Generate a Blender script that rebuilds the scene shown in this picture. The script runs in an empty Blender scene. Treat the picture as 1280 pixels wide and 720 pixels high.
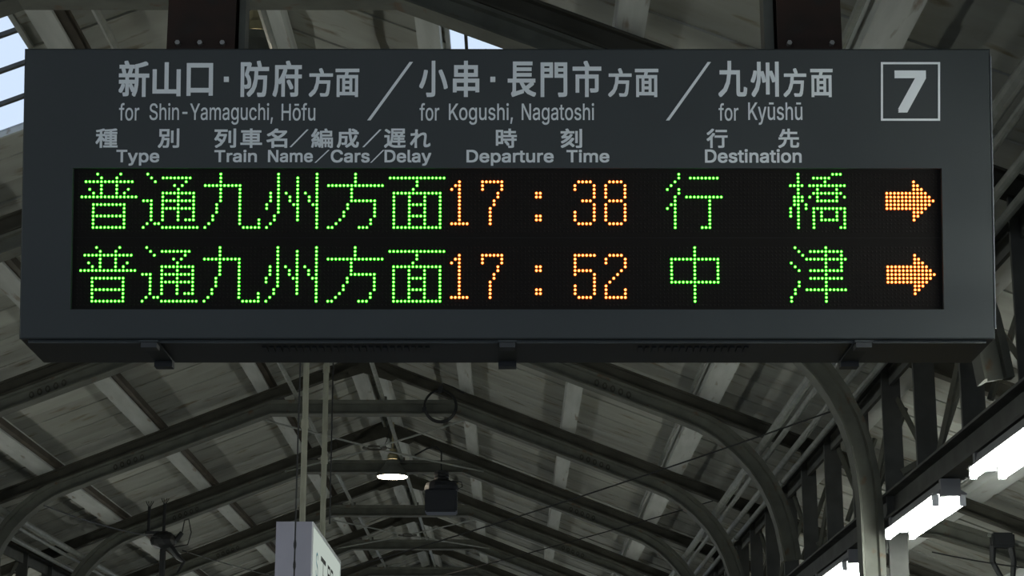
import bpy, bmesh, math, random
from mathutils import Vector, Matrix
from mathutils.geometry import delaunay_2d_cdt
random.seed(7)
C = bpy.context.scene.collection
SC = bpy.context.scene
# ------------------------------------------------------------------ camera
F = 2500.0; VX = 638.0; VY = 1009.0; EYE = 1.6          # focal length in px, vanishing point of the platform, eye height
TH = math.atan((VY-360)/F); CT, ST = math.cos(TH), math.sin(TH)
cd = bpy.data.cameras.new('camera'); cam = bpy.data.objects.new('camera', cd); C.objects.link(cam)
cd.sensor_width = 36; cd.lens = 36*F/1280; cd.clip_end = 300
cam.location = (0, 0, EYE); cam.rotation_euler = (math.pi/2+TH, 0, -math.atan(2/F))
SC.camera = cam
# ------------------------------------------------------------------ world, exposure
w = bpy.data.worlds.new('dusk_sky'); SC.world = w; w.use_nodes = True
bg = w.node_tree.nodes['Background']; bg.inputs[0].default_value = (0.68, 0.81, 1.0, 1); bg.inputs[1].default_value = 1.12
vs = SC.view_settings; vs.view_transform = 'Standard'; vs.look = 'None'; vs.exposure = 0.0; vs.gamma = 1; vs.use_curve_mapping = False
TUBE = 100.0            # radiance of the fluorescent tubes
LAMP = 30.0            # radiance of the warm pendant lamps

# ------------------------------------------------------------------ materials
def mat(name, col, rough=0.7, metal=0.0, col2=None, scale=4.0, mix=0.5, bump=0.0, stretch=None, rnd=0.0, rust=None, rustamt=0.0, objrand=False):
    m = bpy.data.materials.new(name); m.use_nodes = True; nt = m.node_tree; N = nt.nodes; L = nt.links
    b = N['Principled BSDF']; b.inputs['Roughness'].default_value = rough; b.inputs['Metallic'].default_value = metal
    b.inputs['Base Color'].default_value = (*col, 1)
    b.inputs['Specular IOR Level'].default_value = 0.3
    if col2 is None and not rust: return m
    tc = N.new('ShaderNodeTexCoord'); mp = N.new('ShaderNodeMapping'); L.new(tc.outputs['Object'], mp.inputs[0])
    if stretch: mp.inputs['Scale'].default_value = stretch
    src = mp.outputs[0]
    if objrand:
        oi = N.new('ShaderNodeObjectInfo'); va = N.new('ShaderNodeVectorMath'); va.operation = 'SCALE'
        cx = N.new('ShaderNodeCombineXYZ'); L.new(oi.outputs['Random'], cx.inputs[0]); L.new(oi.outputs['Random'], cx.inputs[1])
        L.new(cx.outputs[0], va.inputs[0]); va.inputs['Scale'].default_value = 57
        ad = N.new('ShaderNodeVectorMath'); L.new(src, ad.inputs[0]); L.new(va.outputs[0], ad.inputs[1]); src = ad.outputs[0]
    n = N.new('ShaderNodeTexNoise'); n.inputs['Scale'].default_value = scale; n.inputs['Detail'].default_value = 6; L.new(src, n.inputs['Vector'])
    r = N.new('ShaderNodeValToRGB'); r.color_ramp.elements[0].position = 0.5-0.5*mix*0.5; r.color_ramp.elements[1].position = 0.5+0.25*mix+0.1
    r.color_ramp.elements[0].color = (*col, 1); r.color_ramp.elements[1].color = (*(col2 or col), 1)
    L.new(n.outputs[0], r.inputs[0]); out = r.outputs[0]
    if objrand:
        mx = N.new('ShaderNodeMix'); mx.data_type = 'RGBA'; mx.blend_type = 'MULTIPLY'; mx.inputs[0].default_value = 1
        mr = N.new('ShaderNodeMapRange'); mr.inputs[3].default_value = 1-rnd; mr.inputs[4].default_value = 1.0
        L.new(oi.outputs['Random'], mr.inputs[0]); L.new(mr.outputs[0], mx.inputs[7]); L.new(out, mx.inputs[6]); out = mx.outputs[2]
    if rust:
        n2 = N.new('ShaderNodeTexNoise'); n2.inputs['Scale'].default_value = scale*1.7; n2.inputs['Detail'].default_value = 8
        L.new(src, n2.inputs['Vector'])
        r2 = N.new('ShaderNodeValToRGB'); r2.color_ramp.elements[0].position = 0.62-rustamt; r2.color_ramp.elements[1].position = 0.72-rustamt*0.7
        L.new(n2.outputs[0], r2.inputs[0])
        m2 = N.new('ShaderNodeMix'); m2.data_type = 'RGBA'; L.new(r2.outputs[0], m2.inputs[0]); L.new(out, m2.inputs[6]); m2.inputs[7].default_value = (*rust, 1); out = m2.outputs[2]
    L.new(out, b.inputs['Base Color'])
    if bump:
        bp = N.new('ShaderNodeBump'); bp.inputs['Strength'].default_value = bump; bp.inputs['Distance'].default_value = 0.01
        L.new(n.outputs[0], bp.inputs['Height']); L.new(bp.outputs[0], b.inputs['Normal'])
    return m
def emis(name, col, s):
    m = bpy.data.materials.new(name); m.use_nodes = True; nt = m.node_tree; nt.nodes.clear()
    e = nt.nodes.new('ShaderNodeEmission'); o = nt.nodes.new('ShaderNodeOutputMaterial')
    e.inputs[0].default_value = (*col, 1); e.inputs[1].default_value = s; nt.links.new(e.outputs[0], o.inputs[0]); return m
M = dict(
    plank=mat('painted_board', (0.30,0.30,0.265), 0.8, col2=(0.42,0.43,0.39), scale=1.5, mix=0.9, bump=0.15, stretch=(0.5,3.5,3.5), rnd=0.28, rust=(0.17,0.145,0.10), rustamt=0.03, objrand=True),
    purlin=mat('white_painted_timber', (0.36,0.37,0.35), 0.75, col2=(0.50,0.52,0.50), scale=3, mix=0.7, bump=0.2, stretch=(4,0.5,4), rust=(0.24,0.21,0.17), rustamt=0.0),
    batten=mat('brown_timber', (0.045,0.038,0.028), 0.8, col2=(0.075,0.062,0.048), scale=6),
    rafter=mat('dark_olive_timber', (0.042,0.040,0.030), 0.8, col2=(0.066,0.063,0.050), scale=5, bump=0.1),
    rail=mat('grey_green_painted_rail', (0.082,0.084,0.070), 0.7, col2=(0.135,0.138,0.115), scale=7, mix=0.8, bump=0.15, rust=(0.10,0.07,0.045), rustamt=0.01),
    girder=mat('dark_grey_painted_steel', (0.058,0.059,0.054), 0.7, col2=(0.092,0.094,0.086), scale=6, bump=0.1),
    conduit=mat('grey_conduit_paint', (0.17,0.18,0.16), 0.5, col2=(0.25,0.26,0.24), scale=9),
    pole=mat('dull_cream_painted_tube', (0.21,0.21,0.16), 0.6, col2=(0.28,0.28,0.22), scale=8, rust=(0.16,0.07,0.03), rustamt=-0.02),
    black=mat('black_plastic', (0.016,0.017,0.018), 0.5),
    black2=mat('black_bluish_metal', (0.02,0.022,0.028), 0.45),
    rusty=mat('rusty_brown_steel', (0.018,0.012,0.009), 0.75, col2=(0.038,0.018,0.012), scale=9, mix=0.8, bump=0.2, rust=(0.02,0.016,0.013), rustamt=0.05),
    sign=mat('charcoal_sign_paint', (0.036,0.042,0.043), 0.6, col2=(0.044,0.050,0.051), scale=3, mix=1),
    signdark=mat('sign_underside_paint', (0.035,0.037,0.038), 0.5),
    edge=mat('pale_sign_edge', (0.16,0.17,0.18), 0.4),
    letter=mat('pale_grey_letter_film', (0.74,0.77,0.78), 0.6),
    board=mat('black_led_board', (0.012,0.0105,0.0095), 0.8),
    unlit=mat('unlit_led_lens', (0.017,0.0145,0.013), 0.6),
    white=mat('white_enamel', (0.75,0.76,0.78), 0.35), reflector=mat('grey_white_reflector', (0.22,0.22,0.23), 0.6),
    boxend=mat('pale_lavender_grey_metal', (0.32,0.32,0.38), 0.5, col2=(0.37,0.37,0.44), scale=3),
    batthouse=mat('grey_fixture_metal', (0.20,0.20,0.21), 0.5),
    concrete=mat('platform_asphalt', (0.045,0.045,0.043), 0.85, col2=(0.07,0.07,0.066), scale=2),
    ballast=mat('dark_track_ballast', (0.045,0.04,0.034), 0.95, col2=(0.07,0.06,0.052), scale=20),
    yellow=mat('yellow_tactile_paving', (0.55,0.38,0.05), 0.8),
    ink=mat('black_sign_ink', (0.01,0.01,0.01), 0.6),
    blue=mat('blue_sign_ink', (0.10,0.32,0.42), 0.6),
    steelbolt=mat('galvanised_bolt', (0.35,0.34,0.32), 0.4, metal=0.6),
    lampshade=mat('dark_enamel_shade', (0.12,0.125,0.11), 0.6),
    brass=mat('yellowed_lamp_holder', (0.28,0.25,0.15), 0.5),
    skyblock=mat('grey_sky_blocker', (0.13,0.13,0.13), 0.9),
    green=emis('green_led_core', (0.085, 1.0, 0.045), 11.0), greenhalo=emis('green_led_lens_halo', (0.02, 1.0, 0.01), 0.22),  # second material: lens ring with a dim glow standing in for the halo
    amber=emis('amber_led_core', (1.0, 0.19, 0.04), 12.0), amberhalo=emis('amber_led_lens_halo', (1.0, 0.16, 0.010), 0.55),
    tube=emis('fluorescent_glow', (0.95,1.0,0.93), TUBE), lamp=emis('warm_lamp_glow', (1.0,0.86,0.66), LAMP),
    boxlit=emis('backlit_sign_face', (0.88,1.0,0.90), 0.50),
)
mg = bpy.data.materials.new('skylight_pane'); mg.use_nodes = True; nt = mg.node_tree; nt.nodes.clear()
a = nt.nodes.new('ShaderNodeBsdfTransparent'); g = nt.nodes.new('ShaderNodeBsdfGlossy'); g.inputs['Roughness'].default_value = 0.15
x = nt.nodes.new('ShaderNodeMixShader'); o = nt.nodes.new('ShaderNodeOutputMaterial'); x.inputs[0].default_value = 0.04
a.inputs[0].default_value = (0.97,0.98,1,1)
nt.links.new(a.outputs[0], x.inputs[1]); nt.links.new(g.outputs[0], x.inputs[2]); nt.links.new(x.outputs[0], o.inputs[0]); M['glass'] = mg

for k_ in ('board', 'unlit'): M[k_].node_tree.nodes['Principled BSDF'].inputs['Specular IOR Level'].default_value = 0.08
# ------------------------------------------------------------------ helpers
def obj(name, bm, m, parent=None, loc=None):
    me = bpy.data.meshes.new(name)
    if isinstance(bm, bmesh.types.BMesh):
        bmesh.ops.recalc_face_normals(bm, faces=bm.faces[:]) if bm.faces else None
        bm.to_mesh(me); bm.free()
    else: me = bm
    for mm in (m if isinstance(m, (list, tuple)) else [m]): me.materials.append(M[mm])
    o = bpy.data.objects.new(name, me); C.objects.link(o)
    if parent: o.parent = parent; o.location = -0.0*Vector((1,1,1))
    if loc: o.location = loc
    return o
def tag(o, label=None, cat=None, group=None, kind=None):
    if label: o['label'] = label
    if cat: o['category'] = cat
    if group: o['group'] = group
    if kind: o['kind'] = kind
    return o
def thing(name, label, cat, loc=(0,0,0), group=None, kind=None):
    o = bpy.data.objects.new(name, None); C.objects.link(o); o.location = loc; o.empty_display_size = 0.1
    return tag(o, label, cat, group, kind)
def copy_tree(o, parent=None):
    c = o.copy(); C.objects.link(c)
    if parent: c.parent = parent
    for ch in list(o.children): copy_tree(ch, c)
    return c
def box(bm, x0, x1, y0, y1, z0, z1):
    v = [bm.verts.new(p) for p in ((x0,y0,z0),(x1,y0,z0),(x1,y1,z0),(x0,y1,z0),(x0,y0,z1),(x1,y0,z1),(x1,y1,z1),(x0,y1,z1))]
    for f in ((0,3,2,1),(4,5,6,7),(0,1,5,4),(1,2,6,5),(2,3,7,6),(3,0,4,7)): bm.faces.new([v[i] for i in f])
def B(*a, **k):
    bm = bmesh.new(); box(bm, *a); return bm
def tube(bm, pts, r, n=8, cap=True):
    pts = [Vector(p) for p in pts]; rings = []
    up = None
    for i, p in enumerate(pts):
        if i == 0: d = pts[1]-p
        elif i == len(pts)-1: d = p-pts[i-1]
        else: d = (pts[i+1]-p).normalized()+(p-pts[i-1]).normalized()
        d.normalize()
        if up is None:
            up = Vector((0,0,1)) if abs(d.z) < 0.9 else Vector((1,0,0))
        s = d.cross(up).normalized(); up = s.cross(d).normalized()
        rr = r[i] if isinstance(r, (list, tuple)) else r
        rings.append([bm.verts.new(p+s*math.cos(2*math.pi*k/n)*rr+up*math.sin(2*math.pi*k/n)*rr) for k in range(n)])
    for a_, b_ in zip(rings, rings[1:]):
        for k in range(n): bm.faces.new((a_[k], a_[(k+1) % n], b_[(k+1) % n], b_[k]))
    if cap: bm.faces.new(rings[0][::-1]); bm.faces.new(rings[-1])
def T(pts, r, n=8):
    bm = bmesh.new(); tube(bm, pts, r, n); return bm
def lathe(bm, prof, n=24, c=(0,0,0)):
    rings = [[bm.verts.new((c[0]+r*math.cos(2*math.pi*k/n), c[1]+r*math.sin(2*math.pi*k/n), c[2]+z)) for k in range(n)] for r, z in prof]
    for a_, b_ in zip(rings, rings[1:]):
        for k in range(n): bm.faces.new((a_[k], a_[(k+1) % n], b_[(k+1) % n], b_[k]))
    return rings
def sweep(bm, path, sec, y=0.0):
    """sweep a closed section [(n, y)] along a path in the x-z plane; n points to the LEFT of the travel direction"""
    rings = []
    for i, p in enumerate(path):
        p = Vector((p[0], p[1]))
        d0 = (p-Vector(path[i-1])).normalized() if i else None
        d1 = (Vector(path[i+1])-p).normalized() if i < len(path)-1 else None
        d = (d0 or d1)+(d1 or d0); d.normalize()
        k = 1/max(0.5, d.dot(d1 or d0)); nrm = Vector((-d.y, d.x))*k
        rings.append([bm.verts.new((p.x+nrm.x*a_, y+b_, p.y+nrm.y*a_)) for a_, b_ in sec])
    n = len(sec)
    for a_, b_ in zip(rings, rings[1:]):
        for k in range(n): bm.faces.new((a_[k], a_[(k+1) % n], b_[(k+1) % n], b_[k]))
    bm.faces.new(rings[0][::-1]); bm.faces.new(rings[-1])
def unproj(px, py, Y):
    """world point seen at a pixel of the photograph at distance Y along the platform"""
    k = (VY-py)*CT/F; z = k*Y*CT/(1-k*ST); D = Y*CT+z*ST
    return Vector(((px-VX)/F*D, Y, z+EYE))

# ------------------------------------------------------------------ roof numbers (heights are above the floor)
RX = -1.25; ZP = 3.74+EYE; SL = 0.388; BAY = 3.046
def FY(k): return 16.67+BAY*(k-2)+(0.17 if k == -1 else 0)
def roofz(x, dz=0.0): return ZP-SL*abs(x-RX)+dz
EAVE = 5.4; DECK = 0.115
# ------------------------------------------------------------------ setting: floor, tracks
fl = thing('floor', 'concrete station platform floor under the roof', None, kind='structure')
obj('platform_slab', B(-6.3, 3.8, -6, 48, -0.3, 0), 'concrete', fl)
for s, xx in ((1, 2.9), (-1, -5.4)): obj('tactile_strip', B(xx-0.15, xx+0.15, -6, 48, 0, 0.008), 'yellow', fl)
tag(obj('track_bed', B(-30, 30, -8, 60, -1.3, -1.1), 'ballast'), kind='structure', label='dark ballast ground beside the platform')
for i, xx in enumerate((-13.0, 11.0)):  # unseen walls added to cut sky light from the open sides
    o = obj('blocker_wall_'+('left', 'right')[i], B(xx-0.15, xx+0.15, -8, 60, -1.1, 9.0), 'skyblock'); tag(o, kind='structure', label='added grey wall beyond the tracks, out of view, holding back sky light')

# ------------------------------------------------------------------ ceiling
ceil = thing('ceiling', 'white painted board ceiling of the platform roof with purlins', None, kind='structure')
PW = 0.30; Y0 = -1.95
SKY = {1: [(-0.304, 0.415)], -1: [(-2.98, -2.25)]}; SKY_Y = (7.95, 9.75)
plank_mesh = {}
def plank(side, xa, xb, k, far=None):
    """board from |x-RX|=xa..xb on one slope, lapped on its neighbours"""
    y = Y0+k*PW; t = 0.014; lift = 0.010 if k % 2 else 0.0
    key = (side, round(xa,3), round(xb,3))
    if far is None and key in plank_mesh:
        o = bpy.data.objects.new('plank', plank_mesh[key]); C.objects.link(o)
    else:
        bm = far if far is not None else bmesh.new(); oy = y if far is not None else 0; oz = (ZP+DECK+lift) if far is not None else 0
        pts = []
        for xx in (xa, xb):
            for yy in (-0.008, PW+0.008):
                for zz in (0, t): pts.append(bm.verts.new((RX+side*xx, oy+yy, oz-SL*xx+zz)))
        a0, a1, a2, a3, b0, b1, b2, b3 = pts
        for f in ((a0,a2,b2,b0), (a1,b1,b3,a3), (a0,b0,b1,a1), (a2,a3,b3,b2), (a0,a1,a3,a2), (b0,b2,b3,b1)): bm.faces.new(f)
        if far is not None: return
        o = obj('plank', bm, 'plank'); plank_mesh[key] = o.data
    o.parent = ceil; o.location = (0, y, ZP+DECK+lift+random.uniform(-0.0015, 0.0015))
far = bmesh.new()
for k in range(0, 160):
    y = Y0+k*PW
    for side in (1, -1):
        inside = SKY_Y[0]-0.01 < y and y+PW < SKY_Y[1]+0.01
        segs = [(0.0, EAVE)]
        if inside:
            xa, xb = SKY[side][0]; p, q = sorted((abs(xa-RX), abs(xb-RX))); segs = [(0.0, p), (q, EAVE)]
        for s_ in segs:
            if 4.7 < y < 27: plank(side, s_[0], s_[1], k)
            else: plank(side, s_[0], s_[1], k, far)
obj('planking', far, 'plank', ceil)['kind'] = 'stuff'
PUR = [(-0.43, -0.32), (0.43, 0.545), (1.305, 1.44), (2.20, 2.32), (3.1, 3.22), (4.0, 4.12), (-2.14, -2.045), (-3.08, -2.965), (-3.96, -3.83), (-4.85, -4.73), (-5.75, -5.63), (-6.6, -6.5), (-1.40, -1.29), (-1.21, -1.10)]
for xa, xb in PUR:
    bm = bmesh.new(); xm = (xa+xb)/2; s = -SL if xm > RX else SL
    v = []
    for yy in (-2, 40):
        for xx, dz in ((xa, 0.0), (xb, 0.0), (xb, DECK-0.001), (xa, DECK-0.001)): v.append(bm.verts.new((xx, yy, roofz(xx, dz))))
    for f in ((0,1,2,3), (7,6,5,4), (0,4,5,1), (1,5,6,2), (2,6,7,3), (3,7,4,0)): bm.faces.new([v[i] for i in f])
    obj('purlin', bm, 'purlin', ceil)
    if xb < -1.5:      # brown batten on the ridge side of the left purlins
        tag(obj('batten', B(xb+0.002, xb+0.05, -2, 40, roofz(xb+0.05)-0.004, roofz(xb+0.05)+0.045), 'batten', ceil), 'narrow dark brown batten')
    elif xm > 1 and xm < 4:
        tag(obj('batten', T([(xa-0.045, -2, roofz(xa-0.045, 0.035)), (xa-0.045, 40, roofz(xa-0.045, 0.035))], 0.017), 'conduit', ceil), 'thin pale pipe along the purlin')
# slight cracks are in the timber bump; skylights:
for i, (side, lab) in enumerate(((-1, 'skylight of narrow bright panes left of the board'), (1, 'small triangle of skylight above the middle of the board'))):
    xa, xb = SKY[side][0]
    wn = thing('window_%d' % (i+1), lab, None, kind='structure')
    ys = [7.95, 8.2, 9.1, 9.75] if side > 0 else [7.95, 8.27, 8.64, 9.01, 9.38, 9.75]
    def slab(name, x0, x1, y0, y1, d0, d1, m):
        bm = bmesh.new(); v = []
        for yy in (y0, y1):
            for xx, dz in ((x0, d0), (x1, d0), (x1, d1), (x0, d1)): v.append(bm.verts.new((xx, yy, roofz(xx, dz))))
        for f in ((0,1,2,3), (7,6,5,4), (0,4,5,1), (1,5,6,2), (2,6,7,3), (3,7,4,0)): bm.faces.new([v[q] for q in f])
        return obj(name, bm, m, wn)
    for a_, b_ in zip(ys, ys[1:]): slab('pane', xa+0.01, xb-0.01, a_+0.012, b_-0.012, DECK+0.03, DECK+0.034, 'glass')
    for yy in ys[1:-1]: slab('glazing_bar', xa, xb, yy-0.013, yy+0.013, DECK+0.008, DECK+0.029, 'girder')
    slab('window_frame', xa-0.002, xa+0.02, ys[0], ys[-1], DECK-0.004, DECK+0.04, 'purlin'); slab('window_frame', xb-0.02, xb+0.002, ys[0], ys[-1], DECK-0.004, DECK+0.04, 'purlin')
    slab('window_frame', xa, xb, ys[0]-0.01, ys[0]+0.012, DECK, DECK+0.04, 'purlin'); slab('window_frame', xa, xb, ys[-1]-0.012, ys[-1]+0.01, DECK, DECK+0.04, 'purlin')
    if side > 0: slab('glazing_bar', -0.215, -0.20, ys[0]+0.02, ys[-1]-0.02, DECK+0.006, DECK+0.028, 'girder')

# ------------------------------------------------------------------ roof frames of bent old rails
RAILSEC = [(0,-.070),(0,.070),(.010,.068),(.022,.012),(.090,.009),(.098,.032),(.128,.032),(.128,-.032),(.098,-.032),(.090,-.009),(.022,-.012),(.010,-.068)]  # foot on the inner side, head outside
RAFTSEC = [(0,-.045),(0,.045),(.012,.045),(.014,.012),(.083,.012),(.085,.045),(.097,.045),(.097,-.045),(.085,-.045),(.083,-.012),(.014,-.012),(.012,-.045)]
def mir(pts): return [(2*RX-x, z) for x, z in pts]
ARCH = [(1.18,2.572),(1.30,2.520),(1.42,2.445),(1.53,2.35),(1.63,2.24),(1.71,2.12),(1.77,1.99),(1.81,1.86),(1.835,1.72)]
def frame(k, label, column):
    y = FY(k); t = thing('roof_frame', label, 'roof frame', (0, y, 0), 'roof frames of bent rail')
    E_ = EYE
    for m_ in (lambda p: p, mir):
        nm = m_ is mir
        # rafter from ridge to eave, its top face carries the purlins
        pts = m_([(RX, 3.74), (RX+EAVE-0.1, 3.74-SL*(EAVE-0.1))]); pts = [(x_, z_+E_-0.103) for x_, z_ in pts]
        bm = bmesh.new(); sweep(bm, pts[::-1] if nm else pts, RAFTSEC); obj('rafter', bm, 'rafter', t)
        low = [(-0.474, 3.213)] + ARCH + ([(1.847,1.55), (1.852, 0.6), (1.855, -1.6+0.03)] if column else [(1.85, 1.615)])
        if not nm:      # one continuous bent rail: left leg, left chord, flat tie, right chord, right leg
            pts = [(x_, z_+E_) for x_, z_ in mir(low)[::-1]+low]
            bm = bmesh.new(); sweep(bm, pts, RAILSEC); arch = obj('bent_rail', bm, 'rail', t)
        # outer bracket rail under the eave
        br = [(2.14,1.63),(2.28,1.71),(2.48,1.775),(2.7,1.80),(2.9,1.785),(3.3,1.66),(4.0,1.39)]
        pts = [(x_, z_+E_) for x_, z_ in m_(br)]
        bm = bmesh.new(); sweep(bm, pts[::-1] if nm else pts, RAILSEC); obj('bracket_rail', bm, 'rail', t)
        sx = -1 if nm else 1; X = lambda v: RX+sx*(v-RX)
        x0, x1 = sorted((X(2.0), X(2.10)))
        if column:
            obj('column_plate', B(x0, x1, -.012, .012, 0.03, 2.38+E_), 'girder', t)
            for zz in [0.35+0.42*i for i in range(7)]:
                a_, b_ = X(1.97), X(2.03); obj('lacing_bar', T([(a_, 0, zz), (b_, 0, zz+0.36)], 0.012, 4), 'girder', t)
            x0, x1 = sorted((X(1.80), X(2.20))); obj('base_plate', B(x0, x1, -.16, .16, 0, 0.03), 'girder', t)
        else:
            obj('column_plate', B(x0, x1, -.012, .012, 1.60+E_, 2.38+E_), 'girder', t)
        # mill mark: raised oval letters on the rail web near mid span
        for j in range(5):
            xx = X(0.60+0.055*j); zz = 3.213-0.3877*(0.60+0.055*j+0.474)+0.056+E_
            bm = bmesh.new(); ro = 0.020
            r_ = [bm.verts.new((xx+ro*math.cos(q*math.pi/5)*0.9, -0.0125-(0.006 if q >= 0 else 0), zz+ro*math.sin(q*math.pi/5)*1.25)) for q in range(10)]
            r2 = [bm.verts.new((xx+0.5*ro*math.cos(q*math.pi/5)*0.9, -0.0125-0.006, zz+0.5*ro*math.sin(q*math.pi/5)*1.25)) for q in range(10)]
            r3 = [bm.verts.new((v.co.x, -0.009, v.co.z)) for v in r_]
            for q in range(10):
                bm.faces.new((r_[q], r_[(q+1) % 10], r2[(q+1) % 10], r2[q])); bm.faces.new((r3[q], r3[(q+1) % 10], r_[(q+1) % 10], r_[q]))
            obj('mill_mark', bm, 'rafter', arch)
    g_ = bmesh.new()   # gusset plate under the ridge
    v = [g_.verts.new((RX+a_, yy, 3.645+E_+b_)) for yy in (-0.05, -0.035) for a_, b_ in ((-.30,-.12),(-.24,-.145),(0,-.075),(.24,-.145),(.30,-.12),(0,.03))]
    g_.faces.new(v[:6]); g_.faces.new(v[6:][::-1])
    for i in range(6): g_.faces.new((v[i], v[6+i], v[6+(i+1) % 6], v[(i+1) % 6]))
    gp = obj('ridge_gusset', g_, 'rafter', t)
    for a_, b_ in ((-.22,-.10),(-.14,-.075),(-.06,-.03),(.06,-.03),(.14,-.075),(.22,-.10)):
        obj('rivet', B(RX+a_-.011, RX+a_+.011, -.06, -.05, 3.645+E_+b_-.011, 3.645+E_+b_+.011), 'rafter', gp)
    return t
FL = {-3: 'roof frame of bent rail overhead behind the camera side', -2: 'roof frame of bent rail overhead, just above the photo, carrying the board',
 -1: 'roof frame seen only in the strip above the departure board, rafter sloping down right',
 0: 'roof frame whose large curved rail comes out under the board right end and runs down its column',
 1: 'roof frame of bent rail directly under the board bottom edge, second curved rail from the right',
 2: 'roof frame of bent rail with the black cable ring on its tie rail',
 3: 'roof frame of bent rail with the black box lamp and round lamp at its tie rail',
 4: 'roof frame of bent rail next behind the round glowing lamp',
 5: 'fifth roof frame below the board, its tie rail just above the photo bottom centre',
 6: 'sixth roof frame below the board, only its ridge showing at the bottom edge',
 7: 'far roof frame of bent rail low at the bottom edge, mostly hidden', 8: 'farthest roof frame, hidden behind nearer frames'}
for k in range(-3, 9): frame(k, FL[k], k % 2 == 0)

# ------------------------------------------------------------------ longitudinal lattice girders over the columns
for sx, lab in ((1, 'dark steel lattice girder running over the columns on the right'), (-1, 'dark steel lattice girder running over the columns on the left')):
    X = lambda v: RX+sx*(v-RX); t = thing('lattice_girder', lab, 'girder')
    def bx(name, xa, xb, y0, y1, z0, z1, m='girder'):
        x0, x1 = sorted((X(xa), X(xb))); return obj(name, B(x0, x1, y0, y1, z0+EYE, z1+EYE), m, t)
    bx('bottom_chord', 1.985, 2.115, 1, 40, 1.47, 1.485); bx('bottom_chord', 2.04, 2.06, 1, 40, 1.485, 1.60); bx('bottom_chord', 1.985, 2.115, 1, 40, 1.60, 1.612)
    bx('top_chord', 2.0, 2.1, 1, 40, 2.295, 2.31); bx('top_chord', 2.04, 2.06, 1, 40, 2.20, 2.295)
    for k in range(-3, 9):
        for j in range(3):
            y = FY(k)+j*BAY/3
            if j: bx('post', 2.0, 2.105, y-.015, y+.015, 1.612, 2.30)
            ya, yb = y+0.06, y+BAY/3-0.06
            za, zb = (1.63, 2.20) if (j+k) % 2 else (2.20, 1.63)
            obj('diagonal', T([(X(2.085), ya, za+EYE), (X(2.085), yb, zb+EYE)], 0.017, 4), 'rail', t)
    for k in range(-1, 6):       # knee braces across from the girder to the rafter, light edged
        y = FY(k)+BAY/3
        for j in (0, 1):
            yy = y+j*BAY/3; obj('knee_brace', T([(X(2.13), yy, 1.75+EYE), (X(2.33), yy, 2.28+EYE)], 0.016, 4), 'rail', t)

# ------------------------------------------------------------------ conduits along the platform
CON = [(1.72, 2.385, .030), (1.772, 2.345, .018), (1.865, 2.28, .021), (1.945, 2.245, .020)]
for i, (xx, zz, r) in enumerate(CON):
    for sx, sd in ((1, 'right'), (-1, 'left')):
        if sx < 0 and i == 3: continue
        X_ = RX+sx*(xx-RX)
        nm = ('thickest uppermost', 'thin second', 'third, separate', 'lowest')[i]
        t = thing('conduit', '%s grey conduit along the %s side above the curved rails' % (nm, sd), 'pipe', (X_, 0, zz+EYE), 'grey conduits along the columns')
        obj('pipe', T([(0, 0, 0), (0, 40, 0)], r, 10), 'conduit', t)
        for k in range(-1, 6):
            y = FY(k)+0.5; obj('coupling', T([(0, y, 0), (0, y+0.09, 0)], r*1.28, 10), 'conduit', t)
for i, (xx, lab) in enumerate(((-1.08, 'pale conduit lying on the tie rails just right of the ridge'), (-1.80, 'pale conduit lying on the tie rails left of the ridge'))):
    t = thing('conduit', lab, 'pipe', (xx, 0, 3.35+EYE)); obj('pipe', T([(0, 1, 0), (0, 38, 0)], 0.019, 8), 'conduit', t)
    for k in range(-1, 7): obj('clip', B(-.03, .03, FY(k)-.02, FY(k)+.02, -.025, .023), 'rail', t)
# crossed brace rods between the tie rails
for k in (2, 4, 6):
    lab = {2: 'crossed brace rods behind the tie rail with the cable ring', 4: 'crossed brace rods low at the centre behind the hanging black lamp', 0: 'crossed brace rods between tie rails, hidden behind the board', -2: 'crossed brace rods overhead, above the photo', 6: 'crossed brace rods far down the platform'}[k]
    ya, yb = FY(k)+0.07, FY(k+1)-0.07; z = 3.20+EYE; t = thing('cross_brace', lab, 'brace', (RX, (ya+yb)/2, z), 'crossed brace rods')
    h = (yb-ya)/2
    for s in (1, -1):
        for e in (1, -1): obj('rod', T([(0.06*s, 0.1*e, 0), (0.98*s, h*e, 0.02)], 0.0085, 6), 'conduit', t)
    bm = bmesh.new(); rr = lathe(bm, [(0.115, -.006), (0.115, .006), (0.07, .006), (0.07, -.006), (0.115, -.006)], 16); obj('centre_ring', bm, 'rafter', t)

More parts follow.
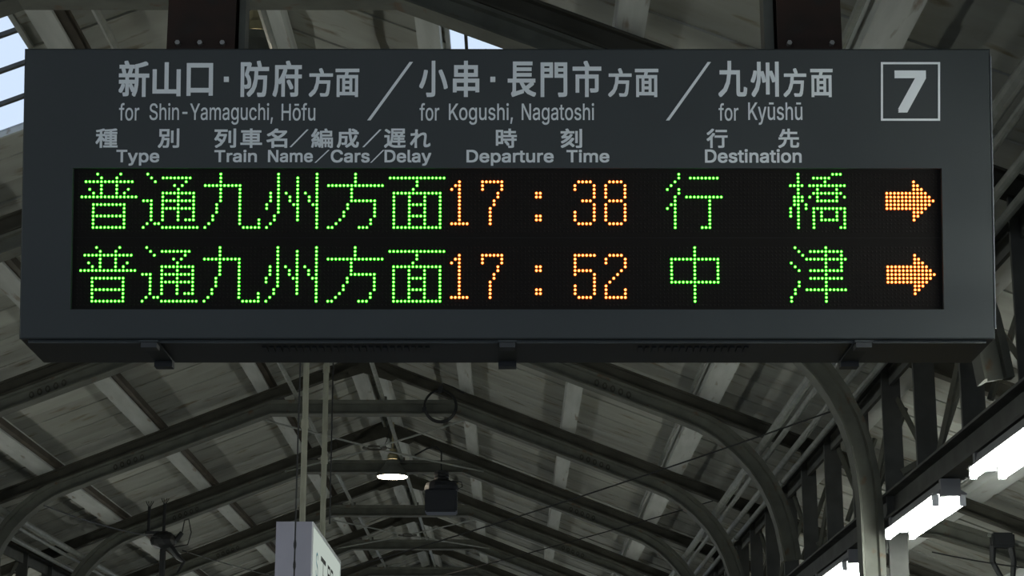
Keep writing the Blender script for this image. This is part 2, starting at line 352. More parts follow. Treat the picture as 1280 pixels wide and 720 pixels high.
# ------------------------------------------------------------------ fluorescent fixtures under the girders
def fixture(loc, label, first=[None]):
    if first[0]:
        t = copy_tree(first[0]); t.location = loc; t['label'] = label; return t
    t = thing('fluorescent_fixture', label, 'light', loc, 'twin tube fluorescent lights under the girders')
    Lh = 0.63
    hb = bmesh.new(); v = []
    for yy in (-Lh, Lh):
        for xx, zz in ((-.035,.095),(.035,.095),(.045,.055),(.078,.034),(.078,.029),(0,.045),(-.078,.029),(-.078,.034),(-.045,.055)): v.append(hb.verts.new((xx, yy, zz)))
    hb.faces.new(v[:9]); hb.faces.new(v[9:][::-1])
    for i in range(9): hb.faces.new((v[i], v[9+i], v[9+(i+1) % 9], v[(i+1) % 9]))
    obj('reflector', hb, 'reflector', t)
    for e in (-1, 1): obj('end_cap', B(-.1, .1, Lh*e-.015, Lh*e+.015, -.03, .095), 'batthouse', t) if False else obj('end_cap', B(-.045, .045, Lh*e-.02, Lh*e+.02, .02, .10), 'batthouse', t)
    for s in (-1, 1):
        obj('tube', T([(s*.062, -Lh+.05, 0), (s*.062, Lh-.05, 0)], .0165, 12), 'tube', t)
        for e in (-1, 1):
            obj('lamp_holder', B(s*.062-.014, s*.062+.014, e*(Lh-.035)-.012, e*(Lh-.035)+.012, -.018, .04), 'white', t)
    for e in (-.45, .45): obj('mount', B(-.02, .02, e-.02, e+.02, .09, .107), 'batthouse', t)
    first[0] = t; return t
ZF = 1.361+EYE
fixture((2.02, 9.76, ZF), 'whole twin fluorescent light in front of the column, between the two others')
fixture((2.02, 7.80, ZF), 'large near twin fluorescent light cut by the right edge of the photo')
fixture((2.02, 12.35, ZF), 'twin fluorescent light at the bottom edge, left of the right column')
for i, y in enumerate((1.6, 4.6, 15.4, 18.5, 21.5, 24.6, 27.6, 30.6)):
    fixture((2.02, y, ZF), 'twin fluorescent light of the right row, outside the frame, %s' % ('nearest to the camera', 'above the camera side', 'first beyond those in view', 'second beyond those in view', 'third beyond those in view', 'fourth beyond those in view', 'fifth beyond those in view', 'farthest')[i])
for i, y in enumerate((1.6, 4.6, 7.80, 9.72, 12.35, 15.4, 18.5, 21.5, 24.6, 27.6, 30.6)):
    fixture((-4.52, y, ZF), 'twin fluorescent light of the left row, outside the frame, place %s from the camera' % ('one','two','three','four','five','six','seven','eight','nine','ten','eleven')[i])

# ------------------------------------------------------------------ departure board
SGX0, SGX1 = -1.3628, 1.3451
Bf = Vector((0, 5.405, 1.2567+EYE)); Tf = Vector((0, 5.261, 2.0593+EYE)); SH = (Tf-Bf).length; V = (Tf-Bf).normalized(); U = Vector((1,0,0)); Nn = U.cross(V)   # Nn points to the camera
def onsign(px, py):
    """metres (u, v) on the board face"""
    d = unproj(px, py, 5.3)-Vector((0,0,EYE)); k = (Bf-Vector((0,0,EYE))).dot(Nn)/d.dot(Nn); p = d*k+Vector((0,0,EYE))
    return p.x, (p-Bf).dot(V)
MS = Matrix(((U.x, V.x, Nn.x, Bf.x), (U.y, V.y, Nn.y, Bf.y), (U.z, V.z, Nn.z, Bf.z), (0,0,0,1)))   # local x=u, y=v, z=out
sg = thing('departure_board', 'big charcoal electronic departure board with green and amber characters', 'sign', (0, 0, 0)); sg.matrix_world = MS
inv = MS.inverted()
hu0, hv1 = onsign(91, 210.3); hu1, hv0 = onsign(1180, 386.8)
bm = bmesh.new()   # housing prism; its front lies 18 mm behind the face
prof = [(5.405, 1.2567), (5.71, 1.2567), (5.85, 2.0593), (5.261, 2.0593)]
vv = []
for xx in (SGX0, SGX1):
    for i, (yy, zz) in enumerate(prof):
        p = inv @ Vector((xx, yy, zz+EYE))
        if i in (0, 3): p.z = -0.018
        vv.append(bm.verts.new(p))
bm.faces.new(vv[:4]); bm.faces.new(vv[4:][::-1])
for i in range(4): bm.faces.new((vv[i], vv[4+i], vv[4+(i+1) % 4], vv[(i+1) % 4]))
obj('housing', bm, 'signdark', sg)
bm = bmesh.new()   # face frame around the display opening, with a small bevel
def ring(u0, v0, u1, v1, z): return [bm.verts.new((a_, b_, z)) for a_, b_ in ((u0,v0),(u1,v0),(u1,v1),(u0,v1))]
e = 0.004
R_ = [ring(SGX0, 0, SGX1, SH, -0.018), ring(SGX0, 0, SGX1, SH, -e), ring(SGX0+e, e, SGX1-e, SH-e, 0), ring(hu0, hv0, hu1, hv1, 0), ring(hu0, hv0, hu1, hv1, -0.017)]
for a_, b_ in zip(R_, R_[1:]):
    for k in range(4): bm.faces.new((a_[k], a_[(k+1) % 4], b_[(k+1) % 4], b_[k]))
obj('face_panel', bm, 'sign', sg)
tag(obj('edge_strip', B(SGX1, SGX1+0.003, 0.03, SH-0.02, -0.010, 0.001), 'edge', sg), 'thin pale strip on the right edge')
obj('lower_lip', B(SGX0+0.02, SGX1-0.02, -0.010, 0.0, -0.035, -0.022), 'sign', sg)
# underside vents and latches (kept level: built in world space then moved into the board's frame)
def wobj(name, bm, m, parent=sg):
    bmesh.ops.transform(bm, matrix=inv, verts=bm.verts[:]); return obj(name, bm, m, parent)
zb = 1.2567+EYE
bm = bmesh.new()
for x0_, x1_ in ((-0.70, -0.22), (0.36, 0.68)):
    n = int((x1_-x0_)/0.02)
    for i in range(n): box(bm, x0_+i*0.02, x0_+i*0.02+0.012, 5.50, 5.56, zb-0.003, zb+0.001)
wobj('vent_louvre', bm, 'black', sg)['kind'] = 'stuff'
wobj('seam_strip', B(SGX0+0.03, SGX1-0.03, 5.425, 5.433, zb-0.003, zb), 'sign', sg)
for px in (186, 634, 1080):
    x_ = (px-VX)/F*5.56; bm = bmesh.new(); box(bm, x_-.026, x_+.026, 5.415, 5.70, zb-.006, zb); l_ = wobj('latch', bm, 'sign', sg)
    bm = bmesh.new(); box(bm, x_-.022, x_+.022, 5.42, 5.47, zb-.020, zb-.006); wobj('latch_lever', bm, 'signdark', l_)
    bm = bmesh.new(); box(bm, x_-.026, x_+.026, 5.66, 5.70, zb-.022, zb-.006); wobj('latch_hook', bm, 'black', l_)
for px in (82, 110, 137, 607, 633, 663, 746, 1130):
    x_ = (px-VX)/F*5.62; wobj('lug', T([(x_, 5.30, 2.0593+EYE), (x_, 5.30, 2.0593+EYE+0.011)], 0.010, 8), 'black', sg)
for px in (626, 628): pass
# --- lettering
try:      # the sans serif face bundled with Blender; the default text face otherwise
    SANS = bpy.data.fonts.load(bpy.utils.system_resource('DATAFILES')+'/fonts/Inter.woff2')
except Exception: SANS = None
def glyph(text, res=3):
    """outline of the text filled by the winding rule; returns points and triangles"""
    cu = bpy.data.curves.new('t', 'FONT'); cu.body = text; cu.size = 100; cu.resolution_u = res; cu.fill_mode = 'NONE'
    if SANS and ord(text[0]) < 0x2000: cu.font = SANS
    o_ = bpy.data.objects.new('t', cu); C.objects.link(o_)
    dg = bpy.context.evaluated_depsgraph_get(); me = bpy.data.meshes.new_from_object(o_.evaluated_get(dg), depsgraph=dg)
    bpy.data.objects.remove(o_); bpy.data.curves.remove(cu)
    co = [v.co.xy.copy() for v in me.vertices]; ed = [tuple(e_.vertices) for e_ in me.edges]; bpy.data.meshes.remove(me)
    v, _, f = delaunay_2d_cdt(co, ed, [], 0, 1e-4, False)[:3]; E2 = [(co[a_], co[b_]) for a_, b_ in ed]
    def wind(p):
        n_ = 0
        for a_, b_ in E2:
            if (a_.y <= p.y) != (b_.y <= p.y) and a_.x+(p.y-a_.y)/(b_.y-a_.y)*(b_.x-a_.x) > p.x: n_ += 1 if b_.y > a_.y else -1
        return n_
    return [q/100 for q in v], [q for q in f if wind((v[q[0]]+v[q[1]]+v[q[2]])/3)]
def write(text, x0, y0, x1, y1, parent, m='letter', offset=0.012, z=0.0012, name='lettering', label=None):
    co, tris = glyph(text); xs = [c.x for c in co]; ys = [c.y for c in co]
    a0, a1, b0, b1 = min(xs), max(xs), min(ys), max(ys)
    u0, v1_ = onsign(x0, y0); u1, v0_ = onsign(x1, y1)
    bm = bmesh.new()
    o2 = offset*(u1-u0)/(a1-a0); u0 += o2; u1 -= o2; v0_ += o2; v1_ -= o2      # heavier strokes: nine layers of film shifted by a hair
    sh = [(dx, dy) for dx in (-1, 0, 1) for dy in (-1, 0, 1)] if offset else [(0, 0)]
    for i, (dx, dy) in enumerate(sh):
        vs_ = [bm.verts.new((u0+(c.x-a0)/(a1-a0)*(u1-u0)+dx*o2, v0_+(c.y-b0)/(b1-b0)*(v1_-v0_)+dy*o2, z*0.4+i*0.00008)) for c in co]
        for t_ in tris:
            try: bm.faces.new([vs_[q] for q in t_])
            except ValueError: pass
    o_ = obj(name, bm, m, parent)
    return o_
T0_, T1_ = 76, 121.3; S0, S1 = 85.2, 121.3; P0, P1 = 160.8, 185
CH = [('新',148.7,T0_,186.3,T1_),('山',191,78,225.6,120.5),('口',233.5,79,266,120),('防',301,T0_,336,T1_),('府',341,T0_,377,T1_),('方',386,S0,416,S1),('面',419.4,86,449,S1),
 ('小',524,T0_,559.5,T1_),('串',566,T0_,599,T1_),('長',634.5,T0_+1,670,T1_),('門',675.6,78,709,T1_),('市',715.6,T0_,751.6,T1_),('方',760,S0,789.5,S1),('面',793.5,86,823,S1),
 ('九',897.5,T0_,934,T1_),('州',938,77,973.6,T1_),('方',979,S0,1008,S1),('面',1012.6,86,1041,S1),
 ('種',119.7,P0,147,P1),('別',197.5,P0,224,P1),('列',268,P0,295,P1),('車',300.6,P0,327.5,P1),('名',333,P0,359,P1),('編',389,P0,416,P1),('成',421,P0,448.5,P1),('遅',480,P0,507,P1),('れ',512.5,P0+1,538,P1),
 ('時',619.7,P0,646,P1),('刻',700.6,P0,727.5,P1),('行',883,P0,909.5,P1),('先',972.5,P0,999,P1)]
for i, (c_, x0, y0, x1, y1) in enumerate(CH): write(c_, x0, y0, x1, y1, sg, offset=0.022 if i < 18 else 0.018)
for t_, x0, y0, x1, y1, of in (('for',149,129,174,151,.006),('Shin-Yamaguchi,',187,129,341,156,.006),('Hōfu',352,129,394,151,.006),
  ('for',524.4,129,549,151,.006),('Kogushi,',561,129,641,156,.006),('Nagatoshi',652,129,742.5,156,.006),('for',898,129,923,151,.006),('Kyūshū',935,128,1003,156,.006),
  ('Type',145.6,187.4,199,207.2,.015),('Train',268,187.4,321,203,.015),('Name',335,187.6,391,203,.015),('Cars',413.5,187.2,462,203.4,.015),('Delay',480.6,187.4,539,207.2,.015),
  ('Departure',583,187.4,692,207.2,.015),('Time',708,187.2,761.6,203.2,.015),('Destination',881,186.4,1002,203.6,.015),('7',1118,88,1158,140.6,.018)): write(t_, x0, y0, x1, y1, sg, offset=of)
def poly(pts, z=0.0012, name='lettering'):
    bm = bmesh.new(); f = bm.faces.new([bm.verts.new((*onsign(*p), 0)) for p in pts]); ex = bmesh.ops.extrude_face_region(bm, geom=[f])
    for v in [g for g in ex['geom'] if isinstance(g, bmesh.types.BMVert)]: v.co.z = z
    return obj(name, bm, 'letter', sg)
for x0, x1, y0, y1, w_ in ((461,514,150.5,77.5,4.2),(834.5,886.5,150.5,77.5,4.2),(363,384.5,184,162,2.4),(454,475.5,184,162,2.4),(394,411,203.5,187.5,1.9),(463.5,479.5,203.5,187.5,1.9)):
    poly([(x0-w_/2,y0),(x0+w_/2,y0),(x1+w_/2,y1),(x1-w_/2,y1)])
for x0, y0 in ((279.8,96),(612.8,96)): poly([(x0,y0),(x0+6.2,y0),(x0+6.2,y0+6.6),(x0,y0+6.6)])
bm = bmesh.new()
def fr(o_): return [(*onsign(1101+o_, 77.6+o_),), (*onsign(1175-o_, 77.6+o_),), (*onsign(1175-o_, 150.8-o_),), (*onsign(1101+o_, 150.8-o_),)]
A_, B_ = fr(0), fr(2.6)
for zz in (0.0, 0.0012): pass
va = [[bm.verts.new((*p, z)) for p in q] for q in (A_, B_) for z in (0, .0012)]
for k in range(4):
    n = (k+1) % 4; bm.faces.new((va[1][k], va[1][n], va[3][n], va[3][k])); bm.faces.new((va[0][k], va[0][n], va[1][n], va[1][k])); bm.faces.new((va[2][k], va[2][n], va[3][n], va[3][k]))
obj('number_border', bm, 'letter', sg)
# --- LED matrices
PX = 4.822; c00 = onsign(101.5, 216.9); cX = onsign(101.5+PX*208, 216.9); pit = (cX[0]-c00[0])/208
cB = onsign(101.5, 283.7); pv = (c00[1]-cB[1])/14; c10 = onsign(101.5, 308.8)
ROWV = [c00[1], c10[1]-0.0003]; U00 = c00[0]
def led(bm, u, v, r0=0.0029, r1=0.0051, n=8, zb_=-0.0165, mi=(0, 1)):  # outer rings wider than the lens, they carry the painted halo between dots
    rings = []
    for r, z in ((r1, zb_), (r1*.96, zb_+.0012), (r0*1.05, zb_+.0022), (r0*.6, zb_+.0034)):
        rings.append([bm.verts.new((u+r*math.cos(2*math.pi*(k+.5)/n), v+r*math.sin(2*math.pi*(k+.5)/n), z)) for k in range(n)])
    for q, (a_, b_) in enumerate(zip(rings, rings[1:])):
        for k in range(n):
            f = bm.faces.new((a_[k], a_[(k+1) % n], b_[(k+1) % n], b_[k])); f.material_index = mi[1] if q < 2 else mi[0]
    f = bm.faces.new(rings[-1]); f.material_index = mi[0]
def R(*a):
    s = set()
    for q in a:
        if isinstance(q, tuple): s |= set(range(q[0], q[1]+1))
        else: s.add(q)
    return s
box8 = R(1,5,9,13)
G = {
 'fu': [R(4,10),R(5,9),R((1,13)),R(5,9),R(2,5,9,12),R(3,5,9,11),R((0,14)),R(),R((3,11)),R(3,11),R(3,11),R((3,11)),R(3,11),R(3,11),R((3,11))],
 'tsu': [R(1),R(2,(5,12)),R(3,11),R(8,10),R(9),R((5,13)),R(5,9,13),R(0,1,2,(5,13)),R(2,5,9,13),R(2,(5,13)),R(2,5,9,13),R(2,5,9,13),R(2,5,9,11,12,13),R(1,3,4),R(0,(5,14))],
 'kyu': [R(4),R(4),R(4),R((0,9)),R(4,9),R(4,9),R(4,9),R(4,9),R(3,9),R(3,9),R(3,9),R(2,9),R(2,9,14),R(1,9,14),R(0,(10,14))],
 'shu': [R(3,13),R(3,8,13),R(3,8,13),R(3,8,13),R(3,8,13),R(1,3,5,8,10,13),R(1,3,6,8,11,13),R(1,3,6,8,11,13),R(0,3,7,8,12,13),R(0,3,8,13),R(3,8,13),R(2,8,13),R(2,8,13),R(1,13),R(0,13)],
 'hou': [R(7),R(7),R(7),R((0,14)),R(6),R(6),R(6),R((6,12)),R(5,12),R(5,12),R(4,12),R(4,12),R(3,11),R(2,11),R(0,1,8,9,10)],
 'men': [R(),R((0,14)),R(7),R(7),R(6),R((1,13)),box8,box8,R(1,(5,9),13),box8,box8,R(1,(5,9),13),box8,box8,R((1,13))],
 'yuki': [R(3),R(3,(6,13)),R(2),R(1),R(0,3),R(3),R(2,(5,14)),R(2,11),R(1,2,11),R(0,2,11),R(2,11),R(2,11),R(2,11),R(2,11),R(2,9,10,11)],
 'hashi': [R(2,11,12,13),R(2,(6,10)),R(2,9),R((0,3),(5,14)),R(2,7,12),R(2,(6,13)),R(1,2,3,5,7,12,14),R(1,2,3,(7,12)),R(1,2,4),R(0,2,4,(6,14)),R(0,2,6,8,12,14),R(0,2,6,8,12,14),R(2,6,(8,12),14),R(2,6,14),R(2,6,13,14)],
 'tsu2': [R(1,9),R(2,(5,13)),R(3,9,13),R((4,14)),R(0,9,13),R(1,9,13),R(2,(5,13)),R(9),R((5,13)),R(2,9),R(2,9),R(1,(4,14)),R(1,9),R(0,9),R(0,9)],
 'naka': [R(7),R(7),R(7),R((1,13)),R(1,7,13),R(1,7,13),R(1,7,13),R(1,7,13),R(1,7,13),R((1,13)),R(7),R(7),R(7),R(7),R(7)],
 'arrow': [R(),R(),R(7),R(7,8),R(7,8,9),R((0,10)),R((0,11)),R((0,12)),R((0,11)),R((0,10)),R(7,8,9),R(7,8),R(7)],
 '1': [R(),R(),R(2),R(1,2),R(0,2)]+[R(2)]*8+[R((0,4))],
 '7': [R(),R(),R((0,5)),R(0,5),R(0,5),R(4),R(4),R(3),R(3),R(2),R(2),R(2),R(2),R(2)],
 ':': [R()]*5+[R(0,1),R(0,1)]+[R()]*4+[R(0,1),R(0,1)],
 '3': [R(),R(),R((1,4)),R(0,5),R(0,5),R(5),R(5),R(2,3,4),R(5),R(5),R(0,5),R(0,5),R(0,5),R((1,4))],
 '8': [R(),R(),R((1,4)),R(0,5),R(0,5),R(0,5),R(0,5),R((1,4)),R(0,5),R(0,5),R(0,5),R(0,5),R(0,5),R((1,4))],
 '5': [R(),R(),R((0,5)),R(0),R(0),R(0),R((0,4)),R(0,5),R(5),R(5),R(0,5),R(0,5),R(0,5),R((1,4))],
 '2': [R(),R(),R((1,4)),R(0,5),R(0,5),R(5),R(4),R(3),R(2),R(1),R(0),R(0,5),R(0,5),R((0,5))]}
LINES = [[('fu',0,'g','普'),('tsu',16,'g','通'),('kyu',32,'g','九'),('shu',48,'g','州'),('hou',64,'g','方'),('men',80,'g','面'),('1',96,'a','1'),('7',104,'a','7'),(':',118,'a',':'),('3',128,'a','3'),('8',136,'a','8'),('yuki',152,'g','行'),('hashi',184,'g','橋'),('arrow',209,'a','arrow')],
         [('fu',0,'g','普'),('tsu',16,'g','通'),('kyu',32,'g','九'),('shu',48,'g','州'),('hou',64,'g','方'),('men',80,'g','面'),('1',96,'a','1'),('7',104,'a','7'),(':',118,'a',':'),('5',128,'a','5'),('2',136,'a','2'),('naka',152,'g','中'),('tsu2',184,'g','津'),('arrow',209,'a','arrow')]]
vm = (ROWV[0]-14*pv+ROWV[1])/2
for li in range(2):
    v0_, v1_ = (vm+0.0003, hv1-0.0005) if li == 0 else (hv0+0.0005, vm-0.0003)
    dp = obj('display_panel', B(hu0+0.0005, hu1-0.0005, v0_, v1_, -0.0178, -0.0165), 'board', sg); tag(dp, 'upper row of the LED display' if li == 0 else 'lower row of the LED display')
    lit = set()
    for g_, c0, col, ch in LINES[li]:
        bm = bmesh.new()
        for r_, cols in enumerate(G[g_]):
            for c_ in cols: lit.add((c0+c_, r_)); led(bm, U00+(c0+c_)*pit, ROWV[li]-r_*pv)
        o_ = obj('lit_arrow' if ch == 'arrow' else 'lit_character', bm, ['green', 'greenhalo'] if col == 'g' else ['amber', 'amberhalo'], dp)
        o_['kind'] = 'stuff'; o_['label'] = ('amber arrow of lit dots pointing right' if ch == 'arrow' else '%s dot character %s' % ('green' if col == 'g' else 'amber', ch))
    bm = bmesh.new()
    for c_ in range(-1, 223):
        for r_ in range(-0, 16):
            if (c_, r_) in lit: continue
            u, v = U00+c_*pit, ROWV[li]-r_*pv
            if not (v0_+.003 < v < v1_-.003): continue
            ap = bm.verts.new((u, v, -0.0148)); rg = [bm.verts.new((u+.0031*math.cos(q*math.pi/3), v+.0031*math.sin(q*math.pi/3), -0.0164)) for q in range(6)]
            for q in range(6): bm.faces.new((rg[q], rg[(q+1) % 6], ap))
    obj('unlit_dots', bm, 'unlit', dp)['kind'] = 'stuff'

# ------------------------------------------------------------------ hangers of the board
for px0, px1, nm, lab in ((212.5, 296.5, 'left', 'broad rusty brown steel hanger on the left end of the board'), (969, 1048.5, 'right', 'broad dark brown steel hanger on the right end of the board')):
    yh = 5.50; D = yh*CT+2.1*ST; x0 = (px0-VX)/F*D; x1 = (px1-VX)/F*D; xm = (x0+x1)/2; zt = roofz(xm)-0.0
    t = thing('board_hanger', lab, 'hanger', (xm, yh, 2.0593+EYE), 'hangers of the departure board')
    hw = (x1-x0)/2; H = zt-(2.0593+EYE)-0.0
    bm = bmesh.new(); sec = [(-hw,-.07),(hw,-.07),(hw,-.06),(.006,-.06),(.006,.06),(hw,.06),(hw,.07),(-hw,.07),(-hw,.06),(-.006,.06),(-.006,-.06),(-hw,-.06)]
    lo = [bm.verts.new((a_, b_, 0.008)) for a_, b_ in sec]; hi = [bm.verts.new((a_, b_, H)) for a_, b_ in sec]
    bm.faces.new(lo); bm.faces.new(hi[::-1])
    for i in range(12): bm.faces.new((lo[i], lo[(i+1) % 12], hi[(i+1) % 12], hi[i]))
    obj('post', bm, 'rusty', t)
    obj('foot_plate', B(-hw-.004, hw+.004, -.10, .10, 0, .008), 'rusty', t)
    zb_ = unproj(px0, 54, yh-.08).z-2.0593-EYE
    for bx_ in (-.66, .0, .66) if nm == 'left' else (-.66, .66):
        bo = obj('bolt', T([(bx_*hw, -.088, zb_), (bx_*hw, -.07, zb_)], .0075, 6), 'steelbolt', t)
    tag(obj('side_plate', B(hw+.004 if nm == 'left' else -hw-.032, hw+.022 if nm == 'left' else -hw-.004, -.02, .06, .008, H), 'rail', t), 'grey strip beside the post')
for sgn in (0,):
    cb = thing('carrier_beam', 'steel cross beam under the purlins holding the board hangers, above the photo', 'beam', (0, 5.5, 0))
    for s, xa, xb in ((-1, RX, -2.6), (1, RX, 2.4)):
        bm = bmesh.new(); pts = sorted([(RX+0.002*s, 3.74+EYE-0.10), (xb, roofz(xb)-0.10)]); sweep(bm, pts, RAFTSEC, -0.14); obj('beam_half', bm, 'girder', cb)

# ------------------------------------------------------------------ round pendant lamps
def pendant(loc, top, label):
    t = thing('pendant_lamp', label, 'light', loc, 'round pendant lamps on the centre line')
    bm = bmesh.new(); lathe(bm, [(.152,0),(.155,.004),(.150,.025),(.125,.065),(.080,.12),(.066,.165),(.045,.172),(.044,.168),(.060,.155),(.075,.11),(.118,.06),(.142,.012),(.152,0)], 28); obj('shade', bm, 'lampshade', t)
    bm = bmesh.new(); r_ = lathe(bm, [(.147,.004),(.143,-.006),(.10,-.010),(.05,-.011)], 28); bm.faces.new(r_[-1]); tag(obj('diffuser', bm, 'lamp', t), 'glowing warm white disc')
    bm = bmesh.new(); r_ = lathe(bm, [(.042,.172),(.052,.176),(.050,.215),(.034,.235),(.034,.275),(.012,.285)], 16); bm.faces.new(r_[-1]); obj('lamp_cap', bm, 'brass', t)
    obj('stem', T([(0,0,.28),(0,0,top)], .011, 8), 'brass', t)
    obj('cable', T([(.03,0,.27),(-.06,0,.29),(-.085,0,.32),(-.06,0,.36),(0,0,top-.005)], .005, 6), 'black', t)
p = unproj(490.5, 596, 19.60); pendant(p, roofz(p.x)+DECK-p.z-0.002, 'round warm glowing lamp under the tie rail at the lower centre')
p = unproj(318.5, 84, 8.75); pendant(p, roofz(p.x)+DECK-p.z-0.002, 'dark bell shaped lamp peeping up behind the board beside the left hanger')

# ------------------------------------------------------------------ hanging box sign
X0 = (345-VX)/F; zt = None
Yb = 10.60; pt = unproj(345.5, 652, Yb); pr = unproj(391, 652, Yb); Wb = pr.x-pt.x; Lb = 1.78; Hb = 0.55
t = thing('platform_sign', 'white box sign hung at the lower left centre, lit side face with dark writing', 'sign', ((pt.x+pr.x)/2, Yb, pt.z))
obj('sign_case', B(-Wb/2, Wb/2-.004, 0, Lb, -Hb, 0), 'boxend', t)
tag(obj('lit_face', B(Wb/2-.004, Wb/2, .02, Lb-.02, -Hb+.02, -.02), 'boxlit', t), 'backlit white side face')
for a_ in (0, 1):
    obj('face_rim', B(Wb/2-.004, Wb/2+.003, 0 if a_ == 0 else Lb-.018, .018 if a_ == 0 else Lb, -Hb, 0), 'white', t)
obj('face_rim', B(Wb/2-.004, Wb/2+.003, .018, Lb-.018, -.018, 0), 'white', t)
def sideword(text, y0, y1, z0, z1, m):
    co, tris = glyph(text); xs = [c.x for c in co]; ys = [c.y for c in co]; bm = bmesh.new()
    a0, a1, b0, b1 = min(xs), max(xs), min(ys), max(ys)
    vs_ = [bm.verts.new((Wb/2+.001, y0+(c.x-a0)/(a1-a0)*(y1-y0), z0+(c.y-b0)/(b1-b0)*(z1-z0))) for c in co]
    for t_ in tris: bm.faces.new([vs_[q_] for q_ in t_])
    obj('lettering', bm, m, t)
sideword('S', .22, .34, -.27, -.13, 'blue'); sideword('下', .50, .80, -.42, -.12, 'ink'); sideword('関', .92, 1.28, -.42, -.12, 'ink')
tag(thing('sign_rail', 'thin steel rail between tie rails carrying the box sign poles, behind the board', 'rail', (-1.145, FY(0), 3.225+EYE)))
obj('angle_bar', B(-.02, .02, .075, BAY-.075, -.02, .02), 'girder', bpy.data.objects['sign_rail'])
for px, yy, lab in ((378.5, 10.98, 'front pale rusty pole holding the white box sign'), (403.5, 12.17, 'rear pale rusty pole holding the white box sign')):
    q = unproj(px, 560, yy); tt = thing('sign_pole', lab, 'pole', (-1.145, yy, pt.z), 'poles of the box sign'); h_ = 3.205+EYE-pt.z
    obj('tube', T([(0, 0, .012), (0, 0, h_)], .017, 10), 'pole', tt); obj('flange', B(-.03, .03, -.03, .03, 0, .012), 'pole', tt)
    for f_ in (.33, .66): obj('coupling', T([(0, 0, h_*f_), (0, 0, h_*f_+.05)], .022, 10), 'pole', tt)
cz = unproj(367, 745, 10.44)
tt = thing('hanging_cord', 'thin dark cord with knots hanging in front of the white box sign', 'cord', (cz.x, 10.44, cz.z))
obj('cord', T([(0,0,0), (0,0,.6), (0.004,0.02,3.20+EYE-cz.z)], .0045, 6), 'black', tt)
for z_, r_ in ((unproj(367,707,10.44).z-cz.z, .0075), (unproj(367,681,10.44).z-cz.z, .008)):
    obj('knot', T([(0,0,z_-.025),(0,0,z_-.008),(0,0,z_+.008),(0,0,z_+.03)], [.004, r_, r_, .004], 8), 'black', tt)
q0 = unproj(412, 655, 12.75); tt = thing('hanging_cord', 'thin dark cord hanging right of the box sign poles', 'cord', q0)
obj('cord', T([(0,0,0), (0,0,3.22+EYE-q0.z)], .005, 6), 'black', tt)
# cable ring on the tie rail of frame 2
q0 = unproj(550.5, 507.5, 16.56); tt = thing('cable_ring', 'black coil of cable hung on a tie rail under the board centre', 'cable', q0)
for j, (dr, dy) in enumerate(((0, 0), (.006, .012), (-.005, -.012))):
    bm = bmesh.new(); n = 40; pts = [(math.sin(i*2*math.pi/n)*(.132+dr), dy, math.cos(i*2*math.pi/n)*(.135+dr)) for i in range(n)]
    rings = []
    for i, p in enumerate(pts):
        c_ = Vector(p); rad = Vector((p[0], 0, p[2])).normalized()
        rings.append([bm.verts.new(c_+rad*math.cos(a2)*.0065+Vector((0, math.sin(a2)*.0065, 0))) for a2 in [q*math.pi/3 for q in range(6)]])
    for i in range(n):
        a_, b_ = rings[i], rings[(i+1) % n]
        for q in range(6): bm.faces.new((a_[q], a_[(q+1) % 6], b_[(q+1) % 6], b_[q]))
    obj('cable_turn', bm, 'black', tt)
obj('tie', B(-.018, .018, -.03, .03, .115, .165), 'black', tt); obj('tie', B(-.155, -.115, -.02, .02, -.05, -.015), 'black', tt)
obj('cable_tail', T([(0,0,.14),(.02,.02,.2),(.10,.03,.17),(.2,.04,.12)], .006, 6), 'black', tt)
# black box lamp
q0 = unproj(551.5, 642, 19.42); sc = (19.42*CT+2.8*ST)/F
tt = thing('box_lamp', 'black box shaped lamp housing hanging under the tie rail right of the glowing lamp', 'lamp', q0); hh = 21*sc
bm = bmesh.new(); box(bm, -hh*.95, hh*.95, -hh*.8, hh*.8, 0, 28*sc); bmesh.ops.bevel(bm, geom=bm.edges[:], offset=.012, segments=2, affect='EDGES'); obj('housing', bm, 'black2', tt)
bm = bmesh.new(); r_ = lathe(bm, [(hh*.9,28*sc),(hh*1.02,29*sc),(hh*1.02,33*sc),(hh*.9,38*sc),(hh*.5,42*sc)], 16); bm.faces.new(r_[-1]); bm.faces.new(r_[0][::-1]); obj('hood', bm, 'black2', tt)
for j in range(3): 
    bm = bmesh.new(); r_ = lathe(bm, [(hh*.44,(42+j*4)*sc),(hh*.44,(45+j*4)*sc)], 12); bm.faces.new(r_[-1]); bm.faces.new(r_[0][::-1]); obj('cooling_ring', bm, 'black', tt)
obj('neck', T([(0,0,42*sc),(0,0,3.19+EYE-q0.z)], hh*.3, 10), 'black2', tt)
bm = bmesh.new(); tube(bm, [(hh*.9,-.02,30*sc),(hh*1.25,-.02,33*sc),(hh*1.2,-.02,39*sc),(hh*.4,-.02,41*sc)], .005, 6); obj('bail', bm, 'black', tt)
obj('cable', T([(0,0,54*sc),(0,-.10,58*sc),(0,-.11,75*sc),(-.05,-.11,82*sc),(-.14,-.1,80*sc),(-.26,-.08,72*sc)], .008, 6), 'black', tt)
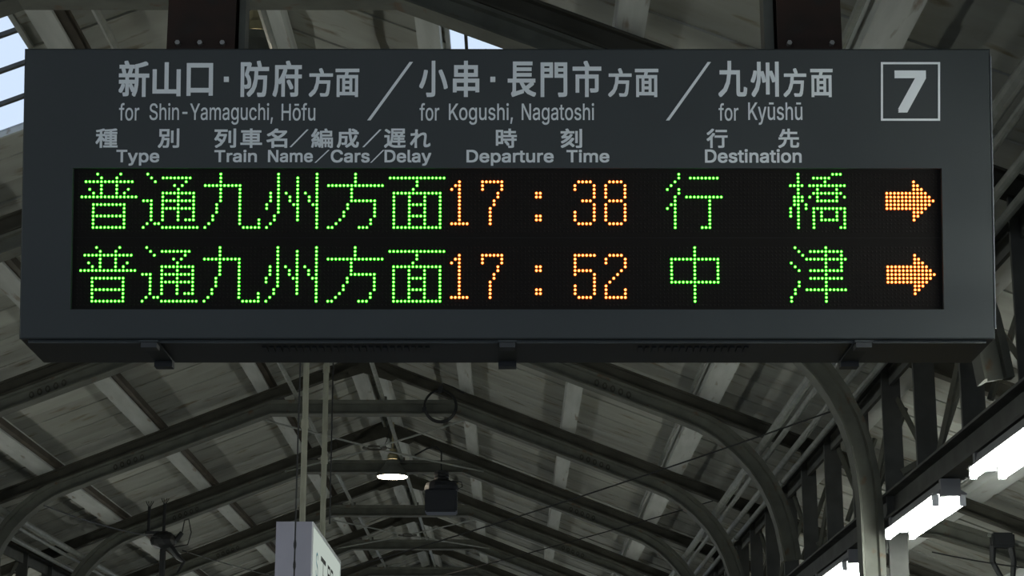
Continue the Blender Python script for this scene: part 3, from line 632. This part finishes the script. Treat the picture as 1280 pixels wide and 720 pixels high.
# clamp brackets with poles on left frame 3 chord and right eave of frame 1
def clamp(yy, pxs, label, flip=1, rods=True):
    q = unproj(*pxs, yy); tt = thing('clamp_bracket', label, 'bracket', q)
    if rods:
        for dx, h_ in ((-.13, .27), (.02, .30)):
            obj('rod', T([(dx, 0, 0), (dx, 0, h_)], .016, 6), 'black', tt)
            for a_ in (-.035, -.012, .018, .04): obj('spike', T([(dx, 0, h_-.02), (dx+a_, 0, h_+.055)], .0035, 4), 'black', tt)
        obj('clamp_bar', B(-.16, .06, -.02, .02, -.0, .03), 'black', tt)
    bm = bmesh.new(); bmesh.ops.create_icosphere(bm, subdivisions=2, radius=.115)
    for v in bm.verts: v.co = Vector((v.co.x*1.15+.02, v.co.y, v.co.z*.8-.06))
    obj('body', bm, 'black', tt)
    obj('down_pole', T([(.02, 0, -.10), (.02, 0, -.95)], .03, 8), 'black', tt)
    obj('arm', T([(.05, 0, -.08), (.17*flip, 0, -.22), (.23*flip, 0, -.27), (.17*flip, 0, -.38)], [.035, .028, .02, .012], 8), 'black', tt)
    obj('insulator', T([(.14*flip, 0, -.06), (.20*flip, 0, .02)], [.03, .022], 8), 'black', tt)
    obj('cable', T([(.2*flip, 0, .02), (.22*flip, 0, .14), (.26*flip, 0, .15), (.29*flip, 0, .02), (.26*flip, 0, -.10), (.1, 0, -.13)], .006, 6), 'black', tt)
clamp(19.55, (202, 668), 'black spiked clamp bracket with down pole on a left rafter', 1)
q = unproj(1250, 672, 13.45); tt = thing('eave_bracket', 'black bracket with splayed legs under the eave at the lower right corner', 'bracket', q)
bm = bmesh.new(); box(bm, -.06, .09, -.05, .05, -.07, .03); bmesh.ops.bevel(bm, geom=bm.edges[:], offset=.012, segments=2, affect='EDGES'); obj('body', bm, 'black', tt)
for a_, b_ in ((-.05, .02), (.07, .05)): obj('leg', T([(a_, 0, -.05), (a_*1.2, 0, -.16), (b_+.01, 0, -.34), (b_+.02, 0, -.6)], [.024, .02, .017, .015], 8), 'black', tt)
obj('crossbar', T([(-.08, 0, .02), (.16, 0, -.05)], .012, 6), 'conduit', tt)
# long thin wires
def wire(a_, b_, sag, label, r=.005):
    a_, b_ = Vector(a_), Vector(b_); mid = a_
    pts = [(0, 0, 0)] + [tuple((b_-a_)*f + Vector((0, 0, -sag*4*f*(1-f)))) for f in [i/12 for i in range(1, 13)]]
    o_ = obj('wire', T(pts, r, 5), 'black'); o_.location = a_; tag(o_, label, 'wire', 'thin wires across the roof')
wire(unproj(300, 748, 15.2), unproj(1040, 514, 10.72), .04, 'upper long thin wire rising from the box sign to the right column')
wire(unproj(420, 752, 20.2), unproj(905, 622, 17.2), .03, 'lower long thin wire rising to the right across the far frames')
wire(unproj(228, 688, 19.5), unproj(350, 722, 17.5), .01, 'short thin wire from the spiked bracket towards the box sign')
wire(unproj(1165, 690, 12.9), unproj(1300, 712, 12.9), .01, 'thin wire crossing below the eave at the lower right')
wire(unproj(55, 632, 15.0), unproj(200, 672, 19.3), .03, 'thin wire sagging from the left curved rail to the spiked bracket')
